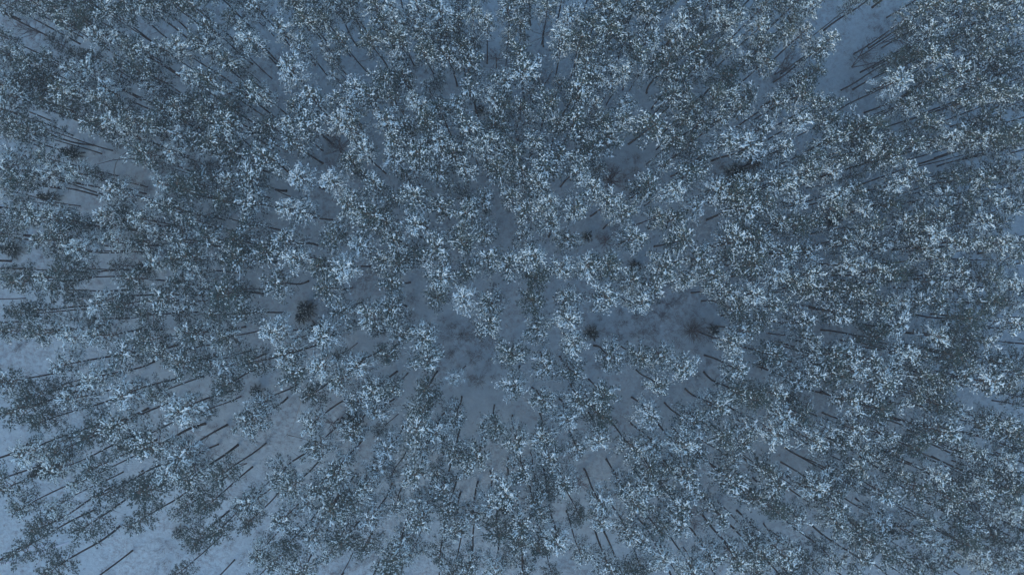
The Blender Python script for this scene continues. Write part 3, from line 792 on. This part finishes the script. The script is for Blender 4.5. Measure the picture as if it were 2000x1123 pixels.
for i, (u, v, s) in enumerate(BUSHES):
    b = P(u, v, .4); b.z = floor_z(b.x, b.y)
    o = link('bush', bush_meshes[i % 5]); o.location = b; o.scale = (s, s, s * .9); o.rotation_euler.z = i * 2.1
    o['kind'] = 'thing'
    # bushes: offsets counted in half crowns
    best = None
    opts = sorted((math.hypot(u - lu, v - lv), nm, u - lu, v - lv) for nm, lu, lv in LANDMARKS)
    size = 'tiny bare bush' if s < .85 else ('low bare bush' if s < 1.15 else 'wide bare bush')
    done = False
    for d, nm, dx, dy in opts:
        for step in (16.0, 12.0, 8.0):
            ix, iy = round(dx / step / .6858 / 1.0), round(dy / step / .6858)
            break
        mx, my = round(abs(dx) * .0825), round(abs(dy) * .0825)
        parts = []
        if my: parts.append('%s metres %s' % (['zero', 'one', 'two', 'three', 'four', 'five', 'six', 'seven', 'eight', 'nine', 'ten', 'eleven', 'twelve', 'thirteen', 'fourteen', 'fifteen'][min(15, my)], 'below' if dy > 0 else 'above'))
        if mx: parts.append('%s %s' % (['zero', 'one', 'two', 'three', 'four', 'five', 'six', 'seven', 'eight', 'nine', 'ten', 'eleven', 'twelve', 'thirteen', 'fourteen', 'fifteen'][min(15, mx)] + ('' if my else ' metres'), 'right of' if dx > 0 else 'left of'))
        if not parts: parts = ['in the middle of']
        lab = size + ' ' + ' and '.join(parts) + (' ' + nm)
        if lab not in used_labels and mx < 15 and my < 15:
            used_labels.add(lab); tag(o, lab, 'bush', 'low bushes standing in the snow'); done = True
            break
    if not done: tag(o, size + ' standing in open snow', 'bush', 'low bushes standing in the snow')

# ------------------------------------------------------------------ undergrowth that nobody could count
ucol = bpy.data.collections.new('undergrowth_variants')
for i in range(5):
    o = bpy.data.objects.new('undergrowth_%02d' % i, make_bush(20 + i, 1.2, 40, .9).mesh('undergrowth', [M_TWIG if i < 4 else M_REDTWIG]))
    ucol.objects.link(o)
PATCH = [(420, 820, 80, 90), (470, 880, 70, 80), (380, 870, 50, 40), (75, 75, 55, 50), (80, 130, 50, 30), (240, 385, 60, 30), (300, 360, 50, 50), (330, 1090, 60, 50),
         (410, 1070, 90, 100), (440, 930, 60, 60), (360, 1050, 40, 30), (60, 1080, 60, 25), (100, 1010, 50, 20), (150, 1030, 60, 20), (500, 1100, 90, 60), (680, 1110, 60, 40),
         (640, 290, 50, 60), (560, 150, 70, 30), (650, 620, 60, 30), (720, 570, 50, 40), (900, 690, 70, 110), (960, 660, 60, 60), (1290, 580, 45, 90), (1350, 650, 45, 70),
         (1230, 650, 60, 60), (1210, 345, 40, 60), (1190, 470, 30, 40), (1450, 540, 35, 40), (1150, 620, 50, 30), (1050, 130, 40, 50), (975, 120, 30, 30), (1110, 920, 40, 30),
         (1360, 1000, 30, 40), (1395, 1070, 50, 30), (1700, 150, 55, 70), (1740, 60, 50, 50), (430, 700, 60, 40), (560, 790, 50, 25), (290, 460, 50, 25), (70, 510, 50, 30),
         (90, 640, 60, 30), (60, 700, 50, 20), (1545, 140, 45, 60), (1910, 870, 50, 30), (1680, 820, 50, 20), (1390, 330, 40, 20), (700, 740, 50, 25), (820, 610, 40, 20)]
ups = []
r = random.Random(91)
for (u, v, rad, n) in PATCH:
    for _ in range(int(n * (.22 if u < 620 and v > 600 else .45))):
        a = r.uniform(0, 6.283); q = rad * math.sqrt(r.random())
        ups.append((u + math.cos(a) * q, v + math.sin(a) * q, r.uniform(.5, 1.25)))
for _ in range(1700):
    u, v = r.uniform(-120, 2120), r.uniform(-100, 1220)
    if noise.noise(Vector((u * .008, v * .008, .5))) > .02: ups.append((u, v, r.uniform(.35, .9)))
for _ in range(2600):
    u, v = r.uniform(0, 2000), r.uniform(0, 1123)
    ups.append((u, v, r.uniform(.22, .5)))
up = []
for (u, v, s) in ups:
    b = P(u, v, .3); b.z = floor_z(b.x, b.y)
    up.append((b, (0, 0, r.uniform(0, 6.283)), (s, s, s * r.uniform(.6, 1.1)), r.randrange(5)))
scatter('undergrowth', up, ucol, 'thin brown bare undergrowth poking up through the snow', 'undergrowth')


# ------------------------------------------------------------------ ski track in the bottom left corner, path at the top right
def track(name, ps, width, label):
    vs, fs = [], []
    ctr = []
    for i in range(len(ps) - 1):
        a, b = P(*ps[i], 0), P(*ps[i + 1], 0)
        n = max(2, int((b - a).length / 1.2))
        for k in range(n): ctr.append(a.lerp(b, k / n))
    ctr.append(P(*ps[-1], 0))
    for i, p in enumerate(ctr):
        d = (ctr[min(i + 1, len(ctr) - 1)] - ctr[max(i - 1, 0)]).normalized()
        s = Vector((-d.y, d.x, 0)) * width / 2
        for q, h in ((-1, -.02), (-.8, .07), (.8, .07), (1, -.02)):
            w = p + s * q
            vs.append((w.x, w.y, floor_z(w.x, w.y) + h + .03))
    for i in range(len(ctr) - 1):
        for q in range(3):
            a = i * 4 + q
            fs.append((a, a + 1, a + 5, a + 4))
    me = bpy.data.meshes.new(name); me.from_pydata(vs, [], fs); me.materials.append(M_TRACK)
    o = link(name, me, kind='structure'); o['label'] = label
    return o


track('ski_track', [(-40, 1112), (0, 1100), (40, 1092), (80, 1077), (135, 1058)], .28, 'pale upper ski track in the bottom left corner')
track('ski_track', [(-40, 1098), (0, 1088), (25, 1079), (60, 1070), (100, 1060)], .22, 'second pale ski track in the bottom left corner')
open('/tmp/info.txt','w').write(str((sum(len(m.polygons) for k in pine_meshes.values() for t in k for m in t) / 14, NTREES)))
print('TRIS', sum(len(m.polygons) for k in pine_meshes.values() for t in k for m in t)/14, 'TREES', NTREES, 'near', len(near), 'far', len(far), 'ring', len(ring), 'undergrowth', len(up))


# ------------------------------------------------------------------ thin winter haze
def build_haze():
    mb = MB()
    x, y, z0, z1 = 3600.0, 3600.0, -1.5, CAM_H + 3
    mb.v = [Vector(p) for p in ((-x, -y, z0), (x, -y, z0), (x, y, z0), (-x, y, z0), (-x, -y, z1), (x, -y, z1), (x, y, z1), (-x, y, z1))]
    mb.f = [(0, 3, 2, 1), (4, 5, 6, 7), (0, 1, 5, 4), (1, 2, 6, 5), (2, 3, 7, 6), (3, 0, 4, 7)]; mb.mi = [0] * 6
    m = bpy.data.materials.new('haze'); m.use_nodes = True
    t = m.node_tree; t.nodes.clear()
    o = t.nodes.new('ShaderNodeOutputMaterial'); v = t.nodes.new('ShaderNodeVolumePrincipled')
    v.inputs['Color'].default_value = (0.9, 0.95, 1.0, 1); v.inputs['Density'].default_value = 0.0006
    t.links.new(v.outputs[0], o.inputs['Volume'])
    link('haze', mb.mesh('haze', [m]), kind='stuff')


build_haze()
